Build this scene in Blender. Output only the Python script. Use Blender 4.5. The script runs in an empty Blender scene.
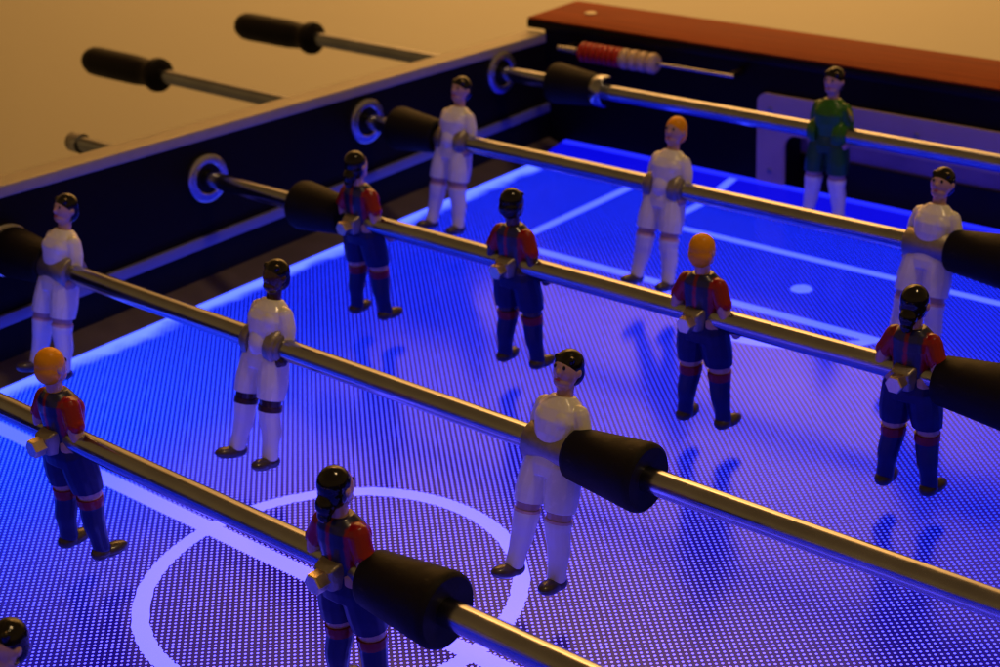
import bpy, bmesh, math, random
from mathutils import Vector, Matrix
import numpy as np

S = bpy.context.scene
COL = S.collection
R = math.radians

# ---------------------------------------------------------------- camera
yaw, pitch, roll = -0.740481076, 0.424561060, -0.0577284720
CAM = Vector((0.848303046, -0.196093697, 0.347724374))
f = Vector((math.sin(yaw)*math.cos(pitch), math.cos(yaw)*math.cos(pitch), -math.sin(pitch)))
r0 = f.cross(Vector((0, 0, 1))).normalized()
u0 = r0.cross(f)
rr = math.cos(roll)*r0 + math.sin(roll)*u0
uu = -math.sin(roll)*r0 + math.cos(roll)*u0
cd = bpy.data.cameras.new('camera')
cam = bpy.data.objects.new('camera', cd)
COL.objects.link(cam)
M = Matrix((rr, uu, -f)).transposed().to_4x4()
M.translation = CAM
cam.matrix_world = M
cd.sensor_width = 36.0
cd.lens = 36.0*1642.3/1000
cd.clip_start = 0.01
cd.clip_end = 60
cd.dof.use_dof = True
cd.dof.focus_distance = 0.70
cd.dof.aperture_fstop = 15.0
S.camera = cam

# ---------------------------------------------------------------- room light
W = bpy.data.worlds.new("World")
S.world = W
W.use_nodes = True
nt = W.node_tree
bg = nt.nodes['Background']
tc = nt.nodes.new('ShaderNodeTexCoord')
sx = nt.nodes.new('ShaderNodeSeparateXYZ')
nt.links.new(tc.outputs['Generated'], sx.inputs[0])
mr = nt.nodes.new('ShaderNodeMapRange')
mr.inputs['From Min'].default_value = -1
mr.inputs['From Max'].default_value = 1
nt.links.new(sx.outputs['Z'], mr.inputs['Value'])
cr = nt.nodes.new('ShaderNodeValToRGB')
e = cr.color_ramp.elements
e[0].position = 0.0; e[0].color = (0.11, 0.068, 0.03, 1)
e[1].position = 1.0; e[1].color = (0.12, 0.066, 0.023, 1)
for p_, c_ in ((0.47, (0.12, 0.07, 0.025, 1)), (0.56, (0.18, 0.105, 0.034, 1)), (0.72, (0.18, 0.105, 0.034, 1)), (0.84, (0.14, 0.078, 0.027, 1))):
    q = e.new(p_); q.color = c_
nt.links.new(mr.outputs[0], cr.inputs[0])
nt.links.new(cr.outputs[0], bg.inputs['Color'])
bg.inputs['Strength'].default_value = 0.95

def area(name, loc, target, size, power, col):
    ld = bpy.data.lights.new(name, 'AREA')
    ld.shape = 'DISK'; ld.size = size; ld.energy = power; ld.color = col
    o = bpy.data.objects.new(name, ld)
    COL.objects.link(o)
    o.location = loc
    o.rotation_euler = (Vector(target)-Vector(loc)).to_track_quat('-Z', 'Y').to_euler()
    return o
area('room_lamp', (1.25, 0.75, 2.4), (0.3, 0.4, 0), 0.3, 12.0, (1.0, 0.66, 0.30))
def spot(name, loc, target, power, col, size=150, blend=1.0, rad_=0.25):
    ld = bpy.data.lights.new(name, 'SPOT')
    ld.energy = power; ld.color = col; ld.spot_size = R(size); ld.spot_blend = blend; ld.shadow_soft_size = rad_
    o = bpy.data.objects.new(name, ld); COL.objects.link(o)
    o.location = loc; o.rotation_euler = (Vector(target)-Vector(loc)).to_track_quat('-Z', 'Y').to_euler()
# added unseen spot near the wall behind the table, brightening the wall only
spot('added_wall_spot', (-0.15, 1.75, 1.15), (-0.75, 2.45, 0.0), 150, (1.0, 0.62, 0.25))
spot('added_high_wall_spot', (-0.62, 1.45, 2.1), (-0.95, 1.95, 1.5), 350, (1.0, 0.56, 0.22))  # second added spot, unseen: brightens the upper wall for the pitch reflections

S.view_settings.view_transform = 'Standard'
S.view_settings.look = 'None'
S.cycles.filter_width = 1.15
S.view_settings.exposure = 0.0
S.view_settings.gamma = 1.0

# ---------------------------------------------------------------- materials
def mat(name, col, rough=0.5, metal=0.0, spec=0.5, coat=0.0, noise=0.0, nscale=60, bump=0.0, bscale=400, emis=None):
    m = bpy.data.materials.new(name)
    m.use_nodes = True
    t = m.node_tree; b = t.nodes['Principled BSDF']
    b.inputs['Roughness'].default_value = rough
    b.inputs['Metallic'].default_value = metal
    b.inputs['Specular IOR Level'].default_value = spec
    b.inputs['Coat Weight'].default_value = coat
    b.inputs['Coat Roughness'].default_value = 0.08
    tcn = t.nodes.new('ShaderNodeTexCoord')
    if noise:
        n = t.nodes.new('ShaderNodeTexNoise'); n.inputs['Scale'].default_value = nscale; n.inputs['Detail'].default_value = 5
        t.links.new(tcn.outputs['Object'], n.inputs['Vector'])
        rp = t.nodes.new('ShaderNodeValToRGB')
        rp.color_ramp.elements[0].position = 0.3; rp.color_ramp.elements[1].position = 0.7
        rp.color_ramp.elements[0].color = tuple(c*(1-noise) for c in col)+(1,)
        rp.color_ramp.elements[1].color = tuple(min(1, c*(1+noise)) for c in col)+(1,)
        t.links.new(n.outputs[0], rp.inputs[0]); t.links.new(rp.outputs[0], b.inputs['Base Color'])
        r1 = t.nodes.new('ShaderNodeMapRange')
        r1.inputs['To Min'].default_value = max(0.02, rough*0.75); r1.inputs['To Max'].default_value = rough*1.3
        t.links.new(n.outputs[0], r1.inputs['Value']); t.links.new(r1.outputs[0], b.inputs['Roughness'])
    else:
        b.inputs['Base Color'].default_value = tuple(col)+(1,)
    if bump:
        n2 = t.nodes.new('ShaderNodeTexNoise'); n2.inputs['Scale'].default_value = bscale; n2.inputs['Detail'].default_value = 3
        t.links.new(tcn.outputs['Object'], n2.inputs['Vector'])
        bp = t.nodes.new('ShaderNodeBump'); bp.inputs['Strength'].default_value = bump; bp.inputs['Distance'].default_value = 0.0006
        t.links.new(n2.outputs[0], bp.inputs['Height']); t.links.new(bp.outputs[0], b.inputs['Normal'])
    return m

class NB:
    """small math-node builder"""
    def __init__(s, t): s.t = t
    def m(s, op, *a):
        n = s.t.nodes.new('ShaderNodeMath'); n.operation = op
        for i, v in enumerate(a):
            if isinstance(v, (int, float)): n.inputs[i].default_value = v
            else: s.t.links.new(v, n.inputs[i])
        return n.outputs[0]
    def step(s, v, a, b):
        n = s.t.nodes.new('ShaderNodeMapRange'); n.interpolation_type = 'SMOOTHSTEP'
        s.t.links.new(v, n.inputs['Value'])
        n.inputs['From Min'].default_value = a; n.inputs['From Max'].default_value = b
        return n.outputs[0]
    def mix(s, f_, a, b):
        n = s.t.nodes.new('ShaderNodeMix'); n.data_type = 'RGBA'
        if isinstance(f_, (int, float)): n.inputs[0].default_value = f_
        else: s.t.links.new(f_, n.inputs[0])
        for v, i in ((a, 6), (b, 7)):
            if isinstance(v, tuple): n.inputs[i].default_value = v+(1,)
            else: s.t.links.new(v, n.inputs[i])
        return n.outputs[2]

H = 0.0754451
MIDY = 0.2318
XC = 0.3353
AX, AY = 0.00404, 0.0037
def pitch_material():
    """back-lit printed panel: dark perforated film, the pitch lines left clear"""
    m = bpy.data.materials.new('lit_pitch_film'); m.use_nodes = True
    t = m.node_tree; b = t.nodes['Principled BSDF']; k = NB(t)
    ge = t.nodes.new('ShaderNodeNewGeometry')
    sp = t.nodes.new('ShaderNodeSeparateXYZ'); t.links.new(ge.outputs['Position'], sp.inputs[0])
    x, y = sp.outputs[0], sp.outputs[1]
    ux = k.m('DIVIDE', k.m('SUBTRACT', x, 0.28054), AX)
    uy = k.m('DIVIDE', k.m('SUBTRACT', y, 0.23745), AY)
    a = k.m('ROUND', k.m('ADD', ux, uy)); c = k.m('ROUND', k.m('SUBTRACT', ux, uy))
    cx = k.m('ADD', k.m('MULTIPLY', k.m('MULTIPLY', k.m('ADD', a, c), 0.5), AX), 0.28054)
    cy = k.m('ADD', k.m('MULTIPLY', k.m('MULTIPLY', k.m('SUBTRACT', a, c), 0.5), AY), 0.23745)
    dd = k.m('SQRT', k.m('ADD', k.m('POWER', k.m('ABSOLUTE', k.m('SUBTRACT', x, cx)), 2.0), k.m('POWER', k.m('ABSOLUTE', k.m('SUBTRACT', y, cy)), 2.0)))
    dot = k.m('SUBTRACT', 1.0, k.step(dd, 0.00056, 0.00076))
    # pitch markings, read at the centre of each print cell
    lx = k.m('ADD', k.m('MULTIPLY', x, 0.72), k.m('MULTIPLY', cx, 0.28))
    ly = k.m('ADD', k.m('MULTIPLY', y, 0.72), k.m('MULTIPLY', cy, 0.28))
    X = k.m('ABSOLUTE', k.m('SUBTRACT', lx, XC))
    Yd = k.m('ABSOLUTE', k.m('SUBTRACT', ly, MIDY))
    hw = 0.0040
    def near(v, c_, w=hw): return k.m('LESS_THAN', k.m('ABSOLUTE', k.m('SUBTRACT', v, c_)), w)
    def AND(*v):
        o = v[0]
        for q in v[1:]: o = k.m('MULTIPLY', o, q)
        return o
    def OR(*v):
        o = v[0]
        for q in v[1:]: o = k.m('MAXIMUM', o, q)
        return o
    def rad(cx0, cy0):
        return k.m('SQRT', k.m('ADD', k.m('POWER', k.m('ABSOLUTE', k.m('SUBTRACT', lx, cx0)), 2.0), k.m('POWER', k.m('ABSOLUTE', k.m('SUBTRACT', Yd, cy0)), 2.0)))
    half = near(Yd, 0.0, 0.0050)
    circ = near(rad(0.3407, 0.0), 0.0892, 0.0042)
    fy = 0.6165-MIDY
    bside = AND(near(X, 0.2148), k.m('GREATER_THAN', Yd, fy-hw), k.m('LESS_THAN', Yd, 0.7575-MIDY))
    bfront = AND(near(Yd, fy), k.m('LESS_THAN', X, 0.2148+hw))
    gy = 0.7075-MIDY
    gside = AND(near(X, 0.1478, 0.0036), k.m('GREATER_THAN', Yd, gy-hw))
    gfront = AND(near(Yd, gy, 0.0036), k.m('LESS_THAN', X, 0.1478+hw))
    spot = k.m('LESS_THAN', rad(0.3335, 0.6594-MIDY), 0.0070)
    arc = AND(near(rad(0.3335, 0.6594-MIDY), 0.0885), k.m('LESS_THAN', Yd, fy))
    line = OR(half, circ, bside, bfront, gside, gfront, spot, arc)
    ramp = k.m('GREATER_THAN', Yd, 0.7575-MIDY)
    # bright uneven rim along the side edges of the panel
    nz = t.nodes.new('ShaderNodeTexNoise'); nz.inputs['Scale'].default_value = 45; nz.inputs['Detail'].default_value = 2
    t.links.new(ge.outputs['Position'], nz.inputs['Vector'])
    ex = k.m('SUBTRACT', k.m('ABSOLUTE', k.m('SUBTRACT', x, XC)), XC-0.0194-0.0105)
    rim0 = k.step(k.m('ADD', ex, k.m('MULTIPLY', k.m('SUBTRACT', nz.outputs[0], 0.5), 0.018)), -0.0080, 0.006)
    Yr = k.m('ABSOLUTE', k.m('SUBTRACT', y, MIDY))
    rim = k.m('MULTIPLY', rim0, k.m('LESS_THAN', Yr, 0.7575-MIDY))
    # glow falloff painted into the emission: bluer toward the left and both ends
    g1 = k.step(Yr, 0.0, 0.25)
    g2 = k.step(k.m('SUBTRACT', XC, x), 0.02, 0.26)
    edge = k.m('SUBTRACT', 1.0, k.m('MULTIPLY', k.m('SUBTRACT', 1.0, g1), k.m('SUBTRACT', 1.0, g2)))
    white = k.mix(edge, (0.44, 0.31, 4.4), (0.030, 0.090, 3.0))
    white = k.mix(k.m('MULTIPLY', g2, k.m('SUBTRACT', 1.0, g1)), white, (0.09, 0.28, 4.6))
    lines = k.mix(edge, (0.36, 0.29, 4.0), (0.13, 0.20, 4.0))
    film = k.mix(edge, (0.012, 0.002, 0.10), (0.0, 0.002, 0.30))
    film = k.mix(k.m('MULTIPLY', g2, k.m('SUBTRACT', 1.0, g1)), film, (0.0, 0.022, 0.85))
    rc = k.mix(k.m('GREATER_THAN', Yr, 0.755-MIDY), k.mix(dot, film, white), (0.002, 0.002, 0.75))
    em = k.mix(line, rc, lines)
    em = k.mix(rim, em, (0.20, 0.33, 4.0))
    lip = k.step(Yr, 0.5655, 0.5690)
    em = k.mix(lip, em, (0.02, 0.03, 1.6))
    t.links.new(em, b.inputs['Emission Color'])
    b.inputs['Emission Strength'].default_value = 1.0
    b.inputs['Base Color'].default_value = (0.012, 0.010, 0.014, 1)
    n9 = t.nodes.new('ShaderNodeTexNoise'); n9.inputs['Scale'].default_value = 14; n9.inputs['Detail'].default_value = 6; n9.inputs['Roughness'].default_value = 0.7
    t.links.new(ge.outputs['Position'], n9.inputs['Vector'])
    r9 = t.nodes.new('ShaderNodeMapRange'); r9.inputs['From Min'].default_value = 0.3; r9.inputs['From Max'].default_value = 0.7
    r9.inputs['To Min'].default_value = 0.14; r9.inputs['To Max'].default_value = 0.24
    t.links.new(n9.outputs[0], r9.inputs['Value']); t.links.new(r9.outputs[0], b.inputs['Roughness'])
    b.inputs['Specular IOR Level'].default_value = 0.12
    return m

MT = {}
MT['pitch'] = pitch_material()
MT['chrome'] = mat('polished_rod_steel', (0.37, 0.38, 0.43), 0.19, 1.0, noise=0.10, nscale=45)
MT['steel'] = mat('cast_metal', (0.33, 0.29, 0.25), 0.42, 0.85, noise=0.12, nscale=300, bump=0.35, bscale=900)
MT['ring'] = mat('bearing_ring_metal', (0.50, 0.48, 0.50), 0.25, 0.9, noise=0.08)
MT['bolt'] = mat('bolt_metal', (0.85, 0.70, 0.42), 0.32, 1.0, noise=0.06, nscale=500)
MT['rail'] = mat('brushed_aluminium', (0.36, 0.31, 0.25), 0.5, 0.15, noise=0.06, nscale=200)
MT['ledge'] = mat('aluminium_strip', (0.16, 0.16, 0.30), 0.45, 0.1, noise=0.05)
MT['dark'] = mat('dark_laminate', (0.006, 0.004, 0.0035), 0.55, 0.0, 0.08, noise=0.12, nscale=15, bump=0.1, bscale=500)
MT['black'] = mat('black_rubber', (0.006, 0.0045, 0.004), 0.6, 0.0, 0.16, noise=0.2, nscale=120, bump=0.12, bscale=700)
def scuff(m, col, scale, lo, hi):
    t = m.node_tree; b = t.nodes['Principled BSDF']; src = b.inputs['Base Color'].links[0].from_socket
    tcn = t.nodes.new('ShaderNodeTexCoord'); mp = t.nodes.new('ShaderNodeMapping'); mp.inputs['Scale'].default_value = (1, 2.5, 2.5)
    n = t.nodes.new('ShaderNodeTexNoise'); n.inputs['Scale'].default_value = scale; n.inputs['Detail'].default_value = 8; n.inputs['Roughness'].default_value = 0.75
    t.links.new(tcn.outputs['Object'], mp.inputs[0]); t.links.new(mp.outputs[0], n.inputs['Vector'])
    k = NB(t)
    t.links.new(k.mix(k.step(n.outputs[0], lo, hi), src, col), b.inputs['Base Color'])
scuff(MT['black'], (0.030, 0.025, 0.020), 90, 0.60, 0.72)
scuff(MT['dark'], (0.016, 0.012, 0.011), 22, 0.60, 0.74)
MT['blackplas'] = mat('black_plastic', (0.006, 0.004, 0.004), 0.45, 0.0, 0.15, noise=0.15, nscale=60)
MT['strip'] = mat('grey_edge_board', (0.095, 0.070, 0.060), 0.5, 0.0, 0.4, noise=0.12, nscale=60)
MT['goal'] = mat('goal_frame_enamel', (0.52, 0.38, 0.34), 0.5, 0.0, 0.3, noise=0.10, nscale=18, bump=0.15)
MT['pocket'] = mat('goal_pocket_lining', (0.42, 0.28, 0.30), 0.5, 0.0, 0.3, noise=0.2, nscale=25)
MT['bead_red'] = mat('red_bead', (0.42, 0.012, 0.008), 0.32, 0.0, 0.5, noise=0.08)
MT['bead_white'] = mat('cream_bead', (0.55, 0.40, 0.28), 0.35, 0.0, 0.5, noise=0.08)
MT['skin'] = mat('pink_enamel', (0.50, 0.30, 0.25), 0.25, 0.0, 0.5, coat=0.2, noise=0.05, nscale=150)
MT['skin_dark'] = mat('brown_enamel', (0.045, 0.018, 0.010), 0.22, 0.0, 0.5, coat=0.2, noise=0.1, nscale=150)
MT['hair_black'] = mat('black_enamel', (0.006, 0.0045, 0.004), 0.16, 0.0, 0.35, coat=0.12, noise=0.1, nscale=200)
MT['hair_blond'] = mat('orange_enamel', (0.85, 0.34, 0.004), 0.4, 0.0, 0.2, coat=0.1, noise=0.08, nscale=200)
MT['white'] = mat('white_enamel', (0.80, 0.77, 0.73), 0.25, 0.0, 0.5, coat=0.2, noise=0.04, nscale=200)
MT['blue'] = mat('navy_enamel', (0.007, 0.009, 0.085), 0.35, 0.0, 0.22, coat=0.08, noise=0.12, nscale=200)
MT['shoe'] = mat('brown_shoe_enamel', (0.05, 0.033, 0.022), 0.35, 0.0, 0.45, coat=0.3, noise=0.2, nscale=300)
MT['green'] = mat('green_enamel', (0.022, 0.14, 0.008), 0.35, 0.0, 0.3, coat=0.2, noise=0.08, nscale=200)
MT['green_short'] = mat('teal_enamel', (0.012, 0.08, 0.022), 0.35, 0.0, 0.3, coat=0.2, noise=0.08, nscale=200)
MT['yellow'] = mat('yellow_flash_enamel', (0.36, 0.34, 0.02), 0.3, 0.0, 0.5, coat=0.4)
MT['ink'] = mat('black_painted_eye', (0.01, 0.008, 0.008), 0.3)
MT['lip'] = mat('pink_painted_mouth', (0.42, 0.05, 0.07), 0.35)

def striped_shirt():
    m = mat('red_and_navy_striped_enamel', (0.30, 0.010, 0.010), 0.30, 0.0, 0.35, coat=0.25)
    t = m.node_tree; b = t.nodes['Principled BSDF']; k = NB(t)
    tcn = t.nodes.new('ShaderNodeTexCoord'); sp = t.nodes.new('ShaderNodeSeparateXYZ')
    nz = t.nodes.new('ShaderNodeTexNoise'); nz.inputs['Scale'].default_value = 260; nz.inputs['Detail'].default_value = 2
    t.links.new(tcn.outputs['Object'], nz.inputs['Vector'])
    t.links.new(tcn.outputs['Object'], sp.inputs[0])
    x = k.m('ADD', k.m('ABSOLUTE', sp.outputs[0]), k.m('MULTIPLY', k.m('SUBTRACT', nz.outputs[0], 0.5), 0.0022))
    w = k.m('SUBTRACT', 1.0, k.step(k.m('ABSOLUTE', k.m('SUBTRACT', x, 0.0042)), 0.0026, 0.0038))
    w2 = k.m('SUBTRACT', 1.0, k.step(k.m('ABSOLUTE', k.m('SUBTRACT', x, 0.0115)), 0.0005, 0.0012))
    t.links.new(k.mix(w, (0.27, 0.004, 0.006), (0.010, 0.012, 0.05)), b.inputs['Base Color'])
    return m
def banded(name, lo, band, z0, z1, wob=0.0002):
    m = mat(name, lo, 0.3, 0.0, 0.28, coat=0.1)
    t = m.node_tree; b = t.nodes['Principled BSDF']; k = NB(t)
    tcn = t.nodes.new('ShaderNodeTexCoord'); sp = t.nodes.new('ShaderNodeSeparateXYZ')
    nz = t.nodes.new('ShaderNodeTexNoise'); nz.inputs['Scale'].default_value = 300
    t.links.new(tcn.outputs['Object'], nz.inputs['Vector']); t.links.new(tcn.outputs['Object'], sp.inputs[0])
    z = k.m('ADD', sp.outputs[2], k.m('MULTIPLY', k.m('SUBTRACT', nz.outputs[0], 0.5), wob*2))
    w = k.m('MULTIPLY', k.m('GREATER_THAN', z, z0), k.m('LESS_THAN', z, z1))
    t.links.new(k.mix(w, lo, band), b.inputs['Base Color'])
    return m
MT['stripes'] = striped_shirt()
MT['sock_red'] = banded('navy_sock_with_red_turnover', (0.007, 0.009, 0.085), (0.20, 0.008, 0.010), -0.0356, -0.020)
MT['sock_white'] = banded('white_sock_with_pink_hem', (0.80, 0.77, 0.73), (0.68, 0.42, 0.40), -0.0322, -0.020)
MT['sock_brown'] = banded('white_sock_under_brown_knee', (0.80, 0.77, 0.73), (0.05, 0.02, 0.012), -0.0336, -0.020)

def wall_paint():
    m = mat('tan_wall_paint', (0.56, 0.46, 0.29), 0.8, 0.0, 0.2, noise=0.035, nscale=1.2, bump=0.2, bscale=60)
    return m
MT['wall'] = wall_paint()
def wood():
    m = mat('orange_stained_wood', (0.34, 0.085, 0.018), 0.7, 0.0, 0.08)
    t = m.node_tree; b = t.nodes['Principled BSDF']
    tcn = t.nodes.new('ShaderNodeTexCoord'); mp = t.nodes.new('ShaderNodeMapping')
    mp.inputs['Scale'].default_value = (6, 120, 60)
    n = t.nodes.new('ShaderNodeTexNoise'); n.inputs['Scale'].default_value = 1.5; n.inputs['Detail'].default_value = 6; n.inputs['Distortion'].default_value = 0.6
    t.links.new(tcn.outputs['Object'], mp.inputs[0]); t.links.new(mp.outputs[0], n.inputs['Vector'])
    rp = t.nodes.new('ShaderNodeValToRGB')
    rp.color_ramp.elements[0].position = 0.3; rp.color_ramp.elements[0].color = (0.21, 0.034, 0.004, 1)
    rp.color_ramp.elements[1].position = 0.75; rp.color_ramp.elements[1].color = (0.32, 0.058, 0.007, 1)
    t.links.new(n.outputs[0], rp.inputs[0]); t.links.new(rp.outputs[0], b.inputs['Base Color'])
    return m
MT['wood'] = wood()

# ---------------------------------------------------------------- helpers
def link(name, me, m, parent=None, loc=None, smooth=True):
    o = bpy.data.objects.new(name, me); COL.objects.link(o)
    if m is not None:
        if len(me.materials) == 0: me.materials.append(m)
        o.material_slots[0].link = 'OBJECT'; o.material_slots[0].material = m
    if parent: o.parent = parent
    if loc: o.location = loc
    return o
def finish(bm, smooth=False, autos=None):
    me = bpy.data.meshes.new('shape')
    bmesh.ops.recalc_face_normals(bm, faces=bm.faces)
    bm.to_mesh(me); bm.free()
    if smooth:
        for p in me.polygons: p.use_smooth = True
        if autos is not None: me.set_sharp_from_angle(angle=R(autos))
    return me
def box_bm(x0, x1, y0, y1, z0, z1, bev=0.0, seg=2, bm=None):
    own = bm is None
    b2 = bmesh.new()
    bmesh.ops.create_cube(b2, size=1)
    for v in b2.verts:
        v.co = Vector(((x0+x1)/2+v.co.x*(x1-x0), (y0+y1)/2+v.co.y*(y1-y0), (z0+z1)/2+v.co.z*(z1-z0)))
    if bev: bmesh.ops.bevel(b2, geom=b2.edges[:], offset=bev, segments=seg, affect='EDGES', profile=0.5)
    if own: return b2
    me = bpy.data.meshes.new('t'); b2.to_mesh(me); b2.free(); bm.from_mesh(me); bpy.data.meshes.remove(me)
    return bm
def lathe(prof, n=40, axis='X', bm=None):
    """prof: list of (t, r) along the axis"""
    bm = bm or bmesh.new()
    rings = []
    for t_, r_ in prof:
        if r_ <= 1e-7:
            co = {'X': (t_, 0, 0), 'Y': (0, t_, 0), 'Z': (0, 0, t_)}[axis]
            rings.append([bm.verts.new(co)])
        else:
            l = []
            for i in range(n):
                a = 2*math.pi*i/n; c, s = math.cos(a)*r_, math.sin(a)*r_
                l.append(bm.verts.new({'X': (t_, c, s), 'Y': (s, t_, c), 'Z': (c, s, t_)}[axis]))
            rings.append(l)
    for A, B in zip(rings, rings[1:]):
        for i in range(n):
            j = (i+1) % n
            if len(A) == 1 and len(B) == 1: continue
            if len(A) == 1: bm.faces.new((A[0], B[i], B[j]))
            elif len(B) == 1: bm.faces.new((A[i], B[0], A[j]))
            else: bm.faces.new((A[i], B[i], B[j], A[j]))
    return bm
def move(bm, v, rot=None):
    for q in bm.verts:
        if rot: q.co = rot @ q.co
        q.co += Vector(v)
    return bm

# ---------------------------------------------------------------- setting: painted wall behind the table
fh = Vector((f.x, f.y, 0)).normalized(); sh = Vector((fh.y, -fh.x, 0))
c0 = CAM + fh*2.75
bm = bmesh.new()
NX, NZ = 24, 4
grid = []
for i in range(NX+1):
    s = -3.2+6.4*i/NX
    P = c0 + sh*s - fh*0.012*s*s*2
    grid.append([bm.verts.new((P.x, P.y, -1.0+3.3*j/NZ)) for j in range(NZ+1)])
for i in range(NX):
    for j in range(NZ): bm.faces.new((grid[i][j], grid[i+1][j], grid[i+1][j+1], grid[i][j+1]))
back = [[bm.verts.new(v.co + fh*0.05) for v in col_] for col_ in grid]
for i in range(NX):
    for j in range(NZ): bm.faces.new((back[i][j], back[i][j+1], back[i+1][j+1], back[i+1][j]))
ow = link('room_wall', finish(bm, True, 40), MT['wall'])
ow['kind'] = 'structure'

# ---------------------------------------------------------------- table
def empty(name, loc=(0, 0, 0), label=None, cat=None, group=None):
    o = bpy.data.objects.new(name, None); COL.objects.link(o); o.location = loc
    o.empty_display_size = 0.02
    if label: o['label'] = label
    if cat: o['category'] = cat
    if group: o['group'] = group
    return o
T = empty('foosball_table', (0, 0, 0), 'dark foosball table with glowing blue pitch, grey rails and orange wooden end top', 'foosball table')
YF, YN = 0.8065, 2*MIDY-0.8065
XR = 0.6512      # right edge of lit panel
XW = 0.715       # inner face of right wall
def bx(name, m, *a, bev=0.0, parent=T, seg=2):
    return link(name, finish(box_bm(*a, bev=bev, seg=seg), True, 35), MT[m], parent)

# pitch panel with shallow rising ramps at both ends
bm = bmesh.new()
xs = (0.0194, XR)
prof = [(YN+0.002, -0.067), (2*MIDY-0.757, -H), (0.757, -H), (YF-0.002, -0.067)]
top = [[bm.verts.new((x_, y_, z_)) for x_ in xs] for y_, z_ in prof]
bot = [[bm.verts.new((x_, y_, -0.088)) for x_ in xs] for y_, z_ in prof]
for i in range(3):
    bm.faces.new((top[i][0], top[i][1], top[i+1][1], top[i+1][0]))
    bm.faces.new((bot[i][0], bot[i+1][0], bot[i+1][1], bot[i][1]))
    for j in (0, 1): bm.faces.new((top[i][j], top[i+1][j], bot[i+1][j], bot[i][j]))
for i in (0, 3): bm.faces.new((top[i][0], top[i][1], bot[i][1], bot[i][0]))
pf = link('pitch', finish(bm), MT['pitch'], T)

# edge boards between lit panel and walls (slightly sloping)
def edge_board(xa, za, xb, zb):
    b = bmesh.new()
    v = [b.verts.new(c) for c in ((xa, YN, za), (xb, YN, zb), (xb, YF, zb), (xa, YF, za))]
    w = [b.verts.new((q.co.x, q.co.y, -0.092)) for q in v]
    b.faces.new(v); b.faces.new(w[::-1])
    for i in range(4): b.faces.new((v[i], w[i], w[(i+1) % 4], v[(i+1) % 4]))
    return link('edge_board', finish(b), MT['strip'], T)
edge_board(0.0, -0.0685, 0.0191, -0.0750)
edge_board(XR+0.0003, -0.0750, XW, -0.0685)

# side walls; their tops fall towards the goal end as in the photo
def zr(y): return 0.0319-0.041*(y-0.296)
def side_wall(x0, x1):
    b = bmesh.new()
    v = [b.verts.new((x_, y_, z_)) for x_ in (x0, x1) for y_, z_ in ((YN-0.03, -0.16), (YF+0.03, -0.16), (YF+0.03, zr(YF+0.03)), (YN-0.03, zr(YN-0.03)))]
    b.faces.new(v[:4]); b.faces.new(v[4:][::-1])
    for i in range(4): j = (i+1) % 4; b.faces.new((v[i], v[i+4], v[j+4], v[j]))
    return link('side_wall', finish(b), MT['dark'], T)
side_wall(-0.0175, 0.0); side_wall(XW, XW+0.0175)
def rail(x0, x1):
    b = box_bm(x0, x1, YN, YF+0.001, 0, 0.0078, bev=0.0012, seg=3)
    for q in b.verts: q.co.z += zr(q.co.y)+0.0002
    return link('top_rail', finish(b, True, 35), MT['rail'], T)
rail(-0.0185, 0.0012); rail(XW-0.0012, XW+0.0185)
for a_, b_ in ((0.0, 0.0035), (XW-0.0035, XW)):
    bx('wall_strip', 'ledge', a_, b_, YN+0.001, YF-0.001, -0.0462, -0.0385, bev=0.0007)

# end walls (far one has the goal opening)
GX0, GX1 = 0.2288, 2*XC-0.2288       # opening
GZ = -0.0275
def plate_with_opening(x0, x1, z0, z1, ox0, ox1, oz1, y0, y1, rad_out, rad_in, name, m, outer_round=True):
    """vertical plate with an opening at its foot (inverted U)"""
    def arc(cx, cz, r_, a0, a1, n=8):
        return [(cx+r_*math.cos(R(a0+(a1-a0)*i/n)), cz+r_*math.sin(R(a0+(a1-a0)*i/n))) for i in range(n+1)]
    outer = [(x0, z0)] + (arc(x0+rad_out, z1-rad_out, rad_out, 180, 90) if outer_round else [(x0, z1)]*9) + (arc(x1-rad_out, z1-rad_out, rad_out, 90, 0) if outer_round else [(x1, z1)]*9) + [(x1, z0)]
    inner = [(ox0, z0)] + arc(ox0+rad_in, oz1-rad_in, rad_in, 180, 90) + arc(ox1-rad_in, oz1-rad_in, rad_in, 90, 0) + [(ox1, z0)]
    b = bmesh.new()
    L = [[b.verts.new((p_[0], y_, p_[1])) for p_ in loop] for y_ in (y0, y1) for loop in (outer, inner)]
    n = len(outer)
    for i in range(n-1):
        for quad in ((L[0][i], L[0][i+1], L[1][i+1], L[1][i]), (L[2][i], L[3][i], L[3][i+1], L[2][i+1]),
                     (L[0][i], L[2][i], L[2][i+1], L[0][i+1]), (L[1][i], L[1][i+1], L[3][i+1], L[3][i])):
            try: b.faces.new(quad)
            except ValueError: pass
    for i in (0, n-1): b.faces.new((L[0][i], L[1][i], L[3][i], L[2][i]))
    bmesh.ops.remove_doubles(b, verts=b.verts, dist=1e-6)
    return b
ew = plate_with_opening(0.0, XW, -0.0885, 0.0215, GX0-0.001, GX1+0.001, GZ+0.001, YF, YF+0.022, 0.001, 0.008, '', '', False)
link('end_wall', finish(ew), MT['dark'], T)
bx('end_wall', 'dark', 0.0, XW, YN-0.022, YN, -0.0885, 0.0215)
gfm = plate_with_opening(0.2052, 2*XC-0.2052, -0.0715, 0.0012, GX0, GX1, GZ, YF-0.0032, YF-0.0002, 0.0075, 0.010, '', '')
gf = link('goal_frame', finish(gfm, True, 35), MT['goal'], T)
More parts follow.
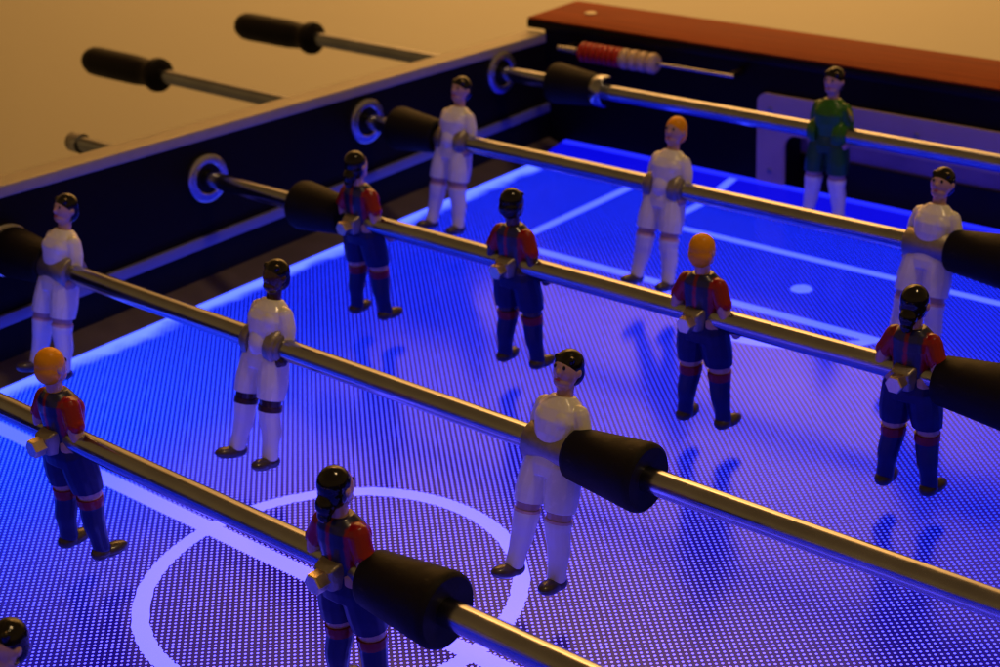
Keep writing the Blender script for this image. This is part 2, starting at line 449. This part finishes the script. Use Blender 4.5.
for sx_, sz_ in ((0.2165, -0.0110), (0.3350, -0.0110), (0.4540, -0.0110), (0.2165, -0.058), (0.4540, -0.058)):
    b = move(lathe([(-0.0006, 0), (-0.0006, 0.0018), (0.0, 0.0024), (0.001, 0.0024)], 16, 'Y'), (sx_, YF-0.0034, sz_))
    link('screw', finish(b, True, 40), MT['steel'], gf)
# goal pocket
b = bmesh.new()
px0, px1, py1 = GX0-0.012, GX1+0.012, YF+0.036
def quad(bm_, pts): bm_.faces.new([bm_.verts.new(p_) for p_ in pts])
box_bm(px0, px1, py1, py1+0.004, -0.054, 0.0, bm=b)
box_bm(px0-0.004, px0, YF+0.0225, py1+0.004, -0.13, 0.0, bm=b)
box_bm(px1, px1+0.004, YF+0.0225, py1+0.004, -0.13, 0.0, bm=b)
box_bm(px0, px1, YF+0.0225, py1, 0.0, 0.003, bm=b)
gp = link('goal_pocket', finish(b), MT['pocket'], T)
b = bmesh.new()
box_bm(px0, px1, py1-0.003, py1+0.003, -0.13, -0.0545, bm=b)
box_bm(px0, px1, YF+0.0225, py1-0.006, -0.13, -0.126, bm=b)
link('ball_return', finish(b), MT['blackplas'], T)

# wooden end tops
def end_top(y0, y1):
    e_ = bx('end_top', 'wood', -0.0175, XW+0.0175, y0, y1, 0.0285, 0.0302, bev=0.0006)
    bx('edge_band', 'blackplas', -0.0180, XW+0.018, y0-0.0004, y1+0.0004, 0.0216, 0.0283, bev=0.0008, parent=e_)
    return e_
et = end_top(YF-0.0003, YF+0.0645)
end_top(YN-0.0645, YN+0.0003)
b = move(lathe([(0, 0), (0.0012, 0), (0.0012, 0.0035), (0.0008, 0.0048), (0, 0.0052)][1:], 24, 'Z'), (0.021, 0.8405, 0.0303))
link('screw', finish(b, True, 40), MT['steel'], et)

# bearing rings in the side walls
RODY = {0: 0.0205, 1: 0.1694, 2: 0.2942, 3: 0.45, 4: 0.60, 5: 0.75}
def bearing(x, y, sgn):
    b = lathe([(0.0001, 0.0103), (0.0030, 0.0103), (0.0036, 0.0110), (0.0036, 0.0152), (0.0026, 0.0165), (0.0001, 0.0165)], 48, 'X')
    if sgn < 0:
        for q in b.verts: q.co.x *= -1
    o = link('bearing_ring', finish(b, True, 40), MT['ring'], T, (x, y, 0))
    b = lathe([(0.0002, 0.0060), (0.0024, 0.0062), (0.0020, 0.0102), (0.0002, 0.0102)], 40, 'X')
    if sgn < 0:
        for q in b.verts: q.co.x *= -1
    link('bushing', finish(b, True, 40), MT['blackplas'], o)
for i, y in RODY.items():
    bearing(0.0, y, 1); bearing(XW, y, -1)

# score counter
cy, cz = 0.7900, 0.0142
sc = link('score_counter', finish(lathe([(0.0305, 0), (0.0305, 0.0014), (0.1935, 0.0014), (0.1945, 0)], 14, 'X'), True, 40), MT['chrome'], T, (0, cy, cz))
link('mount', finish(lathe([(0.0275, 0), (0.0275, 0.0022), (0.0465, 0.0028), (0.0475, 0)], 14, 'X'), True, 40), MT['ring'], sc)
for xx in (0.035, 0.190):
    bb = box_bm(xx-0.002, xx+0.002, 0.001, YF-cy-0.0003, -0.002, 0.002)
    link('bracket', finish(bb), MT['blackplas'], sc)
def bead(x0, w, rad_, m):
    b = lathe([(0, 0.0017), (0, rad_*0.72), (w*0.10, rad_*0.90), (w*0.28, rad_), (w*0.72, rad_), (w*0.9, rad_*0.90), (w, rad_*0.72), (w, 0.0017)], 28, 'X')
    return link('bead', finish(b, True, 50), MT[m], sc, (x0, 0, 0))
xb = 0.0515
for i in range(7): bead(xb, 0.0053, 0.0080, 'bead_red'); xb += 0.00562
for i in range(4): bead(xb, 0.0072, 0.0080, 'bead_white'); xb += 0.0086

# ---------------------------------------------------------------- figure geometry
def ell(c, r_, bm, rot=None):
    b2 = bmesh.new(); bmesh.ops.create_icosphere(b2, subdivisions=3, radius=1)
    for v in b2.verts:
        q = Vector((v.co.x*r_[0], v.co.y*r_[1], v.co.z*r_[2]))
        if rot: q = rot @ q
        v.co = q + Vector(c)
    me = bpy.data.meshes.new('t'); b2.to_mesh(me); b2.free(); bm.from_mesh(me); bpy.data.meshes.remove(me)
def caps(pts, bm, n=14):
    """smooth tapered limb through (x,y,z,r) points with round ends"""
    P = [Vector(p_[:3]) for p_ in pts]; rad_ = [p_[3] for p_ in pts]
    # resample
    Q, RR = [], []
    K = 6
    for i in range(len(P)-1):
        p0 = P[max(i-1, 0)]; p1 = P[i]; p2 = P[i+1]; p3 = P[min(i+2, len(P)-1)]
        for k_ in range(K):
            t_ = k_/K
            Q.append(0.5*((2*p1)+(p2-p0)*t_+(2*p0-5*p1+4*p2-p3)*t_*t_+(3*p1-p0-3*p2+p3)*t_**3))
            s_ = t_*t_*(3-2*t_); RR.append(rad_[i]*(1-s_)+rad_[i+1]*s_)
    Q.append(P[-1]); RR.append(rad_[-1])
    # round caps
    d0 = (Q[0]-Q[1]).normalized(); d1 = (Q[-1]-Q[-2]).normalized()
    pre = [(Q[0]+d0*RR[0]*math.sin(a), RR[0]*math.cos(a)) for a in (R(85), R(60), R(30))]
    post = [(Q[-1]+d1*RR[-1]*math.sin(a), RR[-1]*math.cos(a)) for a in (R(30), R(60), R(85))]
    Q2 = [a for a, _ in pre]+Q+[a for a, _ in post]; R2 = [a for _, a in pre]+RR+[a for _, a in post]
    ref = Vector((1, 0, 0)) if abs((Q[-1]-Q[0]).normalized().x) < 0.8 else Vector((0, 1, 0))
    rings = []
    for i in range(len(Q2)):
        d_ = (Q2[min(i+1, len(Q2)-1)]-Q2[max(i-1, 0)]).normalized()
        a_ = d_.cross(ref).normalized(); b_ = d_.cross(a_)
        rings.append([bm.verts.new(Q2[i]+(a_*math.cos(2*math.pi*k_/n)+b_*math.sin(2*math.pi*k_/n))*R2[i]) for k_ in range(n)])
    for A, B in zip(rings, rings[1:]):
        for k_ in range(n): bm.faces.new((A[k_], A[(k_+1) % n], B[(k_+1) % n], B[k_]))
    bm.faces.new(rings[0][::-1]); bm.faces.new(rings[-1])
def loft(secs, bm, n=28):
    """secs: (z, cy, rx, ry) horizontal super-ellipse sections"""
    rings = []
    for z_, c_, a_, b_ in secs:
        l = []
        for k_ in range(n):
            t_ = 2*math.pi*k_/n; ct, st = math.cos(t_), math.sin(t_)
            p_ = 2/2.4
            l.append(bm.verts.new((a_*math.copysign(abs(ct)**p_, ct), c_+b_*math.copysign(abs(st)**p_, st), z_)))
        rings.append(l)
    for A, B in zip(rings, rings[1:]):
        for k_ in range(n): bm.faces.new((A[k_], A[(k_+1) % n], B[(k_+1) % n], B[k_]))
    bm.faces.new(rings[0][::-1]); bm.faces.new(rings[-1])
def fuse(bm, voxel=0.0005, smooth=3):
    """voxel-fuse overlapping closed shapes into one continuous skin"""
    bmesh.ops.recalc_face_normals(bm, faces=bm.faces)
    me = bpy.data.meshes.new('raw'); bm.to_mesh(me); bm.free()
    k_ = 100.0
    me.transform(Matrix.Scale(k_, 4))
    o = bpy.data.objects.new('raw', me); COL.objects.link(o)
    md = o.modifiers.new('r', 'REMESH'); md.mode = 'VOXEL'; md.voxel_size = voxel*k_; md.use_smooth_shade = True
    ms = o.modifiers.new('s', 'SMOOTH'); ms.factor = 0.5; ms.iterations = smooth
    dg = bpy.context.evaluated_depsgraph_get()
    out = bpy.data.meshes.new_from_object(o.evaluated_get(dg))
    out.transform(Matrix.Scale(1/k_, 4))
    for p_ in out.polygons: p_.use_smooth = True
    bpy.data.objects.remove(o); bpy.data.meshes.remove(me)
    out.materials.clear()
    return out

HEADC = (0, 0.0004, 0.0335)
def stride(s): return 0.0022 if s > 0 else -0.0006
def leg_pts(s, g=0.0):
    k1 = stride(s)
    return [(s*0.0058, 0.0, -0.004, 0.0066+g), (s*0.0068, 0.0008+k1*0.2, -0.017, 0.0066+g), (s*0.0082, 0.0016+k1*0.4, -0.032, 0.0053+g), (s*0.0092, 0.0000+k1*0.67, -0.046, 0.0038+g), (s*0.0104, 0.0002+k1, -0.0590, 0.0028+g)]
    return [(s*0.0058, 0.0, -0.004, 0.0066+g), (s*0.0068, 0.0008, -0.017, 0.0066+g), (s*0.0082, 0.0016, -0.034, 0.0052+g), (s*0.0092, 0.0002, -0.045, 0.0052+g), (s*0.0104, 0.0002, -0.0590, 0.0038+g)]
def arm_pts(s, tucked=False):
    if tucked: return [(s*0.0096, -0.0002, 0.0156, 0.0040), (s*0.0118, -0.0010, 0.0095, 0.0038), (s*0.0124, -0.0012, 0.0035, 0.0033), (s*0.0124, 0.0, -0.0020, 0.0028), (s*0.0126, 0.0008, -0.0055, 0.0026)]
    return [(s*0.0096, -0.0002, 0.0160, 0.0042), (s*0.0132, -0.0016, 0.0085, 0.0040), (s*0.0146, -0.0016, 0.0020, 0.0034), (s*0.0148, 0.0030, -0.0060, 0.0028), (s*0.0140, 0.0068, -0.0105, 0.0026)]
def body_mesh(tucked=False):
    b = bmesh.new()
    ell(HEADC, (0.0060, 0.0064, 0.0074), b)
    ell((0, 0.0066, 0.0325), (0.0010, 0.0015, 0.0016), b)                 # nose
    ell((0, 0.0022, 0.0285), (0.0044, 0.0042, 0.0030), b)                 # jaw
    for s in (-1, 1): ell((s*0.0060, -0.0002, 0.0330), (0.0010, 0.0014, 0.0018), b)  # ears
    caps([(0, -0.0004, 0.020, 0.0040), (0, -0.0002, 0.029, 0.0038)], b)
    loft([(-0.0115, 0, 0.0085, 0.0062), (-0.004, 0, 0.0090, 0.0062), (0.002, 0.0002, 0.0082, 0.0062), (0.012, 0.0006, 0.0098, 0.0070), (0.0185, 0, 0.0090, 0.0058), (0.0218, -0.0002, 0.0055, 0.0042)], b)
    for s in (-1, 1):
        caps(leg_pts(s), b)
        caps(arm_pts(s, tucked), b)
        hx, hy, hz = (s*0.0126, 0.0010, -0.0078) if tucked else (s*0.0138, 0.0082, -0.0122)
        ell((hx, hy, hz), (0.0023, 0.0030, 0.0028), b)                   # palm
        for k_, (oy, oz, ln) in enumerate(((0.0024, 0.0016, 0.0020), (0.0027, 0.0004, 0.0022), (0.0025, -0.0008, 0.0021), (0.0019, -0.0019, 0.0017))):
            caps([(hx+s*0.0004, hy+oy*0.6, hz+oz, 0.00078), (hx+s*0.0002, hy+oy+0.0006, hz+oz-0.0003, 0.00078), (hx-s*0.0014, hy+oy+0.0002, hz+oz-0.0007, 0.0007)], b, 8)
        caps([(hx-s*0.0008, hy-0.0006, hz+0.0016, 0.0009), (hx-s*0.0016, hy+0.0018, hz+0.0018, 0.0008)], b, 8)   # thumb
        ell((s*0.0106, 0.0018+stride(s), -0.0627), (0.0029, 0.0058, 0.0022), b)    # foot inside the shoe
    return fuse(b, 0.00042, 2)
def shirt_mesh(long_sleeve=False, disc=False):
    b = bmesh.new()
    secs = [(-0.0030, 0.0004, 0.0094, 0.0070), (0.0015, 0.0008, 0.0092, 0.0078), (0.006, 0.0012, 0.0102, 0.0088), (0.012, 0.0012, 0.0114, 0.0092), (0.0172, 0.0004, 0.0106, 0.0080), (0.0200, 0.0, 0.0084, 0.0066), (0.0224, 0.0, 0.0054, 0.0050)]
    loft(secs, b)
    for s in (-1, 1): ell((s*0.0048, 0.0052, 0.0120), (0.0052, 0.0046, 0.0056), b)
    if disc: ell((0, 0.0034, 0.0012), (0.0074, 0.0068, 0.0110), b)
    for s in (-1, 1):
        p_ = arm_pts(s, long_sleeve)
        pts = [(q[0], q[1], q[2], q[3]+0.0007) for q in p_]
        if long_sleeve: caps(pts[:4]+[(p_[4][0], p_[4][1]-0.001, p_[4][2]+0.001, 0.0032)], b)
        else: caps(pts[:2]+[((p_[1][0]+p_[2][0])/2, p_[1][1], 0.0082, 0.0045)], b)
    return fuse(b, 0.00042, 3)
def shorts_mesh():
    b = bmesh.new()
    loft([(-0.014, 0.0, 0.0112, 0.0078), (-0.009, 0.0, 0.0116, 0.0082), (-0.004, 0.0002, 0.0104, 0.0076), (0.0, 0.0004, 0.0096, 0.0070)], b)
    for s in (-1, 1):
        q = leg_pts(s)
        caps([(s*0.0060, 0.0002, -0.009, 0.0076), (s*0.0072, 0.0008+stride(s)*0.22, -0.020, 0.0076), (s*0.0078, 0.0014+stride(s)*0.34, -0.0285, 0.0069)], b)
    me = fuse(b, 0.00042, 3)
    # flat hem
    bm_ = bmesh.new(); bm_.from_mesh(me)
    res = bmesh.ops.bisect_plane(bm_, geom=bm_.verts[:]+bm_.edges[:]+bm_.faces[:], plane_co=(0, 0, -0.0284), plane_no=(0, 0, -1), clear_outer=True)
    ed = [g for g in res['geom_cut'] if isinstance(g, bmesh.types.BMEdge)]
    bmesh.ops.holes_fill(bm_, edges=ed, sides=0)
    bm_.to_mesh(me); bm_.free()
    for p_ in me.polygons: p_.use_smooth = True
    return me
def sock_mesh(s):
    b = bmesh.new()
    q = leg_pts(s)
    k1 = stride(s)
    caps([(s*0.0080, 0.0014+k1*0.34, -0.0290, 0.0058), (s*0.0081, 0.0014+k1*0.40, -0.0345, 0.0059), (s*0.0083, 0.0012+k1*0.5, -0.0385, 0.0054), (s*0.0092, 0.0000+k1*0.67, -0.046, 0.0050), (s*0.0100, 0.0001+k1*0.87, -0.0545, 0.0041), (s*0.0104, 0.0002+k1, -0.0602, 0.0041)], b)
    me = fuse(b, 0.0004, 2)
    bm_ = bmesh.new(); bm_.from_mesh(me)
    res = bmesh.ops.bisect_plane(bm_, geom=bm_.verts[:]+bm_.edges[:]+bm_.faces[:], plane_co=(0, 0, -0.0322), plane_no=(0, 0, 1), clear_outer=True)
    ed = [g for g in res['geom_cut'] if isinstance(g, bmesh.types.BMEdge)]
    bmesh.ops.holes_fill(bm_, edges=ed, sides=0)
    bm_.to_mesh(me); bm_.free()
    for p_ in me.polygons: p_.use_smooth = True
    return me
def shoe_mesh(s):
    b = bmesh.new()
    ell((s*0.0105, -0.0006+stride(s), -0.0620), (0.0042, 0.0050, 0.0038), b)
    rt = Matrix.Rotation(-s*R(10), 3, 'Z')
    ell((s*0.0110, 0.0048+stride(s), -0.0629), (0.0041, 0.0074, 0.0034), b, rt)
    me = fuse(b, 0.0004, 2)
    bm_ = bmesh.new(); bm_.from_mesh(me)
    res = bmesh.ops.bisect_plane(bm_, geom=bm_.verts[:]+bm_.edges[:]+bm_.faces[:], plane_co=(0, 0, -0.0655), plane_no=(0, 0, -1), clear_outer=True)
    ed = [g for g in res['geom_cut'] if isinstance(g, bmesh.types.BMEdge)]
    bmesh.ops.holes_fill(bm_, edges=ed, sides=0)
    bm_.to_mesh(me); bm_.free()
    for p_ in me.polygons: p_.use_smooth = True
    return me
def hair_mesh(kind):
    b = bmesh.new()
    if kind == 'cap':
        ell((0, -0.0006, 0.0353), (0.0065, 0.0068, 0.0070), b)
        ell((0, -0.0020, 0.0322), (0.0064, 0.0058, 0.0064), b)
    elif kind == 'short':
        ell((0, -0.0005, 0.0354), (0.0064, 0.0068, 0.0068), b)
        ell((0, -0.0024, 0.0322), (0.0063, 0.0053, 0.0062), b)
        for i_ in range(5):
            ell((-0.0040+0.002*i_, 0.0044-0.0004*abs(i_-2), 0.0382-0.0004*(i_ % 2)), (0.0012, 0.0014, 0.0016), b)
    elif kind == 'bun':
        ell((0, -0.0013, 0.0355), (0.0064, 0.0069, 0.0069), b)
        ell((0, -0.0024, 0.0322), (0.0063, 0.0054, 0.0062), b)
        ell((0, -0.0066, 0.0288), (0.0042, 0.0038, 0.0044), b)
        ell((0, -0.0078, 0.0248), (0.0030, 0.0028, 0.0030), b)
    return fuse(b, 0.00042, 7)
def small_meshes():
    b = bmesh.new()
    ell((0, 0, 0), (0.00085, 0.0003, 0.0010), b); eye = finish(b, True)
    b = bmesh.new()
    ell((0, 0, 0), (0.0015, 0.0005, 0.0005), b); mouth = finish(b, True)
    return eye, mouth
BODY = body_mesh()
BODYW = body_mesh(True)
SHIRT = shirt_mesh(); SHIRTL = shirt_mesh(True); SHIRTD = shirt_mesh(True, True)
SHORTS = shorts_mesh()
SOCK = {s: sock_mesh(s) for s in (-1, 1)}
SHOE = {s: shoe_mesh(s) for s in (-1, 1)}
HAIR = {k_: hair_mesh(k_) for k_ in ('cap', 'short', 'bun')}
EYE, MOUTH = small_meshes()
for me_ in [BODY, BODYW, SHIRT, SHIRTL, SHIRTD, SHORTS, *SOCK.values(), *SHOE.values(), *HAIR.values()]:
    me_.transform(Matrix.Translation((0, 0, 0.0013)))
    for v in me_.vertices:      # slightly oversized head
        t_ = min(1, max(0, (v.co.z-0.0255)/0.004)); g_ = 1+0.04*t_
        v.co.x *= g_; v.co.y *= g_; v.co.z = 0.0255+(v.co.z-0.0255)*(1+0.08*t_) if v.co.z > 0.0255 else v.co.z
    if me_ in HAIR.values(): continue
    for v in me_.vertices:      # stocky cast-figure build below the neck
        t_ = min(1, max(0, (0.008-v.co.z)/0.010)); t_ = t_*t_*(3-2*t_)
        v.co.x *= 1+0.07*t_; v.co.y *= 1+0.10*t_
# clamps
b = lathe([(-0.0138, 0.0058), (-0.0138, 0.0088), (-0.0130, 0.0096), (0.0130, 0.0096), (0.0138, 0.0088), (0.0138, 0.0058)], 36, 'X')
SLEEVE = finish(b, True, 50)
b = bmesh.new()
for s in (-1, 1):
    b2 = lathe([(0.0064, 0.0058), (0.0064, 0.0100), (0.0100, 0.0102), (0.0116, 0.0094), (0.0122, 0.0082), (0.0140, 0.0078), (0.0144, 0.0058)], 36, 'X')
    if s < 0:
        for v in b2.verts: v.co.x *= -1
    me_ = bpy.data.meshes.new('t'); b2.to_mesh(me_); b2.free(); b.from_mesh(me_); bpy.data.meshes.remove(me_)
FLANGE = finish(b, True, 50)
b = bmesh.new()
b2 = box_bm(-0.0062, 0.0062, -0.0126, -0.004, -0.0060, 0.0072, bev=0.0016, seg=3)
for v in b2.verts:
    t_ = (v.co.y+0.004)/-0.0086
    v.co.z = v.co.z*(1-0.30*max(0, t_)) - 0.0006*t_
    v.co.x *= (1-0.22*max(0, t_))
me_ = bpy.data.meshes.new('t'); b2.to_mesh(me_); b2.free(); b.from_mesh(me_); bpy.data.meshes.remove(me_)
BLOCK = finish(b, True, 35)
b = lathe([(-0.0105, 0.0), (-0.0105, 0.0030), (-0.0105, 0.0046), (-0.0176, 0.0046), (-0.0182, 0.0041), (-0.0182, 0.0)], 6, 'Y')
for v in b.verts: v.co = Matrix.Rotation(R(30), 3, 'Y') @ v.co
BOLT = finish(b, False)

# ---------------------------------------------------------------- rods
RR_ = 0.00575
RAD_BUMP = [(0.0, 0.0058), (0.0, 0.0105), (0.0012, 0.0117), (0.003, 0.0121), (0.030, 0.0149), (0.0375, 0.0157), (0.0398, 0.0153), (0.0410, 0.0140), (0.0408, 0.0110), (0.0400, 0.0058)]
def bumper(rod, x, sgn):
    b = lathe([(t_*sgn, r_) for t_, r_ in RAD_BUMP], 48, 'X')
    return link('bumper', finish(b, True, 40), MT['black'], rod, (x, 0, 0))
def handle(rod, x, sgn):
    """grip whose inner (collar) end sits at x and runs outward"""
    P_ = [(0.0, 0.0058), (0.0005, 0.0100), (0.0030, 0.0136), (0.0070, 0.0142), (0.0115, 0.0128), (0.0165, 0.0104), (0.023, 0.0112), (0.036, 0.0122), (0.085, 0.0124), (0.093, 0.0120), (0.0985, 0.0098), (0.1020, 0.0055), (0.1030, 0.0)]
    b = lathe([(t_*sgn, r_) for t_, r_ in P_], 36, 'X')
    return link('handle', finish(b, True, 45), MT['blackplas'], rod, (x, 0, 0))
def rod(i, x0, x1, label):
    o = empty('player_rod', (0, RODY[i], 0), label, 'foosball rod', 'player rods across the foosball table')
    b = lathe([(x0, 0), (x0, RR_*0.8), (x0+0.001, RR_), (x1-0.001, RR_), (x1, RR_*0.8), (x1, 0)], 48, 'X')
    link('shaft', finish(b, True, 40), MT['chrome'], o)
    return o

def player(rod_, x, team, hair='short', hairc='hair_black', skin='skin', clamp=None, label='', sock=None, face=True, tilt=None):
    facing = 1 if team == 'red' else -1
    if tilt is None: tilt = 0.0 if team == 'red' else (8.0 if team == 'green' else 17.0)
    o = link('player', BODY if team == 'red' else BODYW, MT[skin], rod_, (x, 0, 0))
    # lean: head back, feet forward
    rotm = Matrix.Rotation(0 if facing > 0 else math.pi, 4, 'Z') @ Matrix.Rotation(R(tilt), 4, 'X')
    o.rotation_euler = rotm.to_euler()
    if label: o['label'] = label
    shirt_ = {'red': ('stripes', SHIRT), 'white': ('white', SHIRTD if clamp == 'flange' else SHIRTL), 'green': ('green', SHIRTL)}[team]
    link('shirt', shirt_[1], MT[shirt_[0]], o)
    link('shorts', SHORTS, MT[{'red': 'blue', 'white': 'white', 'green': 'green_short'}[team]], o)
    sk = sock or {'red': 'sock_red', 'white': 'sock_white', 'green': 'white'}[team]
    for s in (-1, 1):
        link('sock', SOCK[s], MT[sk], o)
        link('shoe', SHOE[s], MT['shoe'], o)
    link('hair', HAIR[hair], MT[hairc], o)
    if face:
        for s in (-1, 1): link('eye', EYE, MT['ink'], o, (s*0.0025, 0.0064, 0.0370))
        link('mouth', MOUTH, MT['lip'], o, (0, 0.0067, 0.0313))
    if clamp == 'sleeve': link('clamp', SLEEVE, MT['steel'], o)
    elif clamp == 'flange': link('clamp', FLANGE, MT['steel'], o)
    elif clamp == 'bolt':
        link('clamp', BLOCK, MT['steel'], o)
        link('bolt', BOLT, MT['bolt'], o)
    elif clamp == 'pin':
        link('clamp', FLANGE, MT['green'], o)
    return o

r_ = rod(0, -0.16, 0.80, 'nearest metal rod, below the corner of the picture, carrying one white player')
handle(r_, -0.16+0.002, -1)
player(r_, 0.4085, 'white', 'short', clamp='sleeve', label='black-haired player at the bottom left corner, only the head in view')

r_ = rod(1, -0.15, 0.80, 'metal rod over the halfway line with a blond and a black-haired red player')
handle(r_, 0.80-0.002, 1)
player(r_, 0.2355, 'red', 'cap', 'hair_blond', clamp='bolt', label='orange-haired red and navy player left of the centre circle')
player(r_, 0.4243, 'red', 'bun', clamp='bolt', label='red and navy player with black tied hair inside the centre circle')
bumper(r_, 0.4390, 1)

r_ = rod(2, -0.30, 0.80, 'metal rod with three white players and a black bumper beside the centre circle')
handle(r_, -0.21, -1)
player(r_, 0.0554, 'white', 'short', clamp='sleeve', label='white player by the left wall with a grey sleeve at the waist')
player(r_, 0.2376, 'white', 'short', skin='skin_dark', clamp='flange', sock='sock_brown', face=False, label='white player with dark brown head and dark knee bands')
player(r_, 0.4300, 'white', 'short', clamp='sleeve', label='white black-haired player beside the black bumper, facing us')
bumper(r_, 0.4400, 1)
bumper(r_, 0.0455, -1)

r_ = rod(3, -0.146, 0.80, 'metal rod with four red and navy players and black bumpers at both ends')
handle(r_, 0.80-0.002, 1)
player(r_, 0.1485, 'red', 'bun', clamp='bolt', label='red and navy player with black tied hair nearest the left wall')
player(r_, 0.2726, 'red', 'short', skin='skin_dark', clamp='bolt', label='red and navy player with dark brown skin and short black hair')
player(r_, 0.4011, 'red', 'cap', 'hair_blond', clamp='bolt', label='orange-haired red and navy player in front of the penalty box')
player(r_, 0.5207, 'red', 'bun', clamp='bolt', label='red and navy player with black tied hair at the right edge')
bumper(r_, 0.5350, 1)
bumper(r_, 0.1345, -1)
link('end_cap', finish(lathe([(-0.012, 0), (-0.012, 0.0058), (-0.010, 0.0074), (0.001, 0.0074), (0.001, 0.0058)], 24, 'X'), True, 40), MT['ring'], r_, (-0.140, 0, 0))

r_ = rod(4, -0.31, 0.80, 'metal rod with three white players standing before the goal')
handle(r_, -0.2365, -1)
player(r_, 0.0889, 'white', 'short', clamp='flange', label='white black-haired player beside the wall at the left pitch edge', tilt=15)
player(r_, 0.2701, 'white', 'cap', 'hair_blond', clamp='flange', label='orange-haired white player standing on the penalty box line', tilt=16)
player(r_, 0.4520, 'white', 'short', clamp='sleeve', label='white black-haired player at the right edge beside a black bumper', tilt=15)
bumper(r_, 0.4640, 1)
bumper(r_, 0.0735, -1)

r_ = rod(5, -0.29, 0.80, 'farthest metal rod carrying the green goalkeeper in front of the goal')
handle(r_, -0.2125, -1)
pg = player(r_, 0.2982, 'green', 'short', clamp='pin', label='goalkeeper in green shirt and dark green shorts before the goal', tilt=5)
# yellow flash on the keeper's left sleeve
b = bmesh.new()
caps([(0.0136, 0.0024, 0.0180, 0.0010), (0.0158, 0.0022, 0.0145, 0.0017), (0.0166, 0.0012, 0.0110, 0.0009)], b)
for v in b.verts: v.co.x = -v.co.x
link('sleeve_flash', finish(b, True), MT['yellow'], pg)
b = bmesh.new()
caps([(0.0118, 0.0048, -0.016, 0.0006), (0.0126, 0.0048, -0.020, 0.0012), (0.0124, 0.0048, -0.023, 0.0006)], b)
for v in b.verts: v.co.x = -v.co.x
link('shorts_flash', finish(b, True), MT['yellow'], pg)
bumper(r_, 0.0965, -1)
b = lathe([(0.0, 0.0058), (0.0, 0.0112), (0.0012, 0.0120), (0.0090, 0.0120), (0.0105, 0.0110), (0.0105, 0.0058)], 40, 'X')
link('stop_collar', finish(b, True, 40), MT['chrome'], r_, (0.0968, 0, 0))
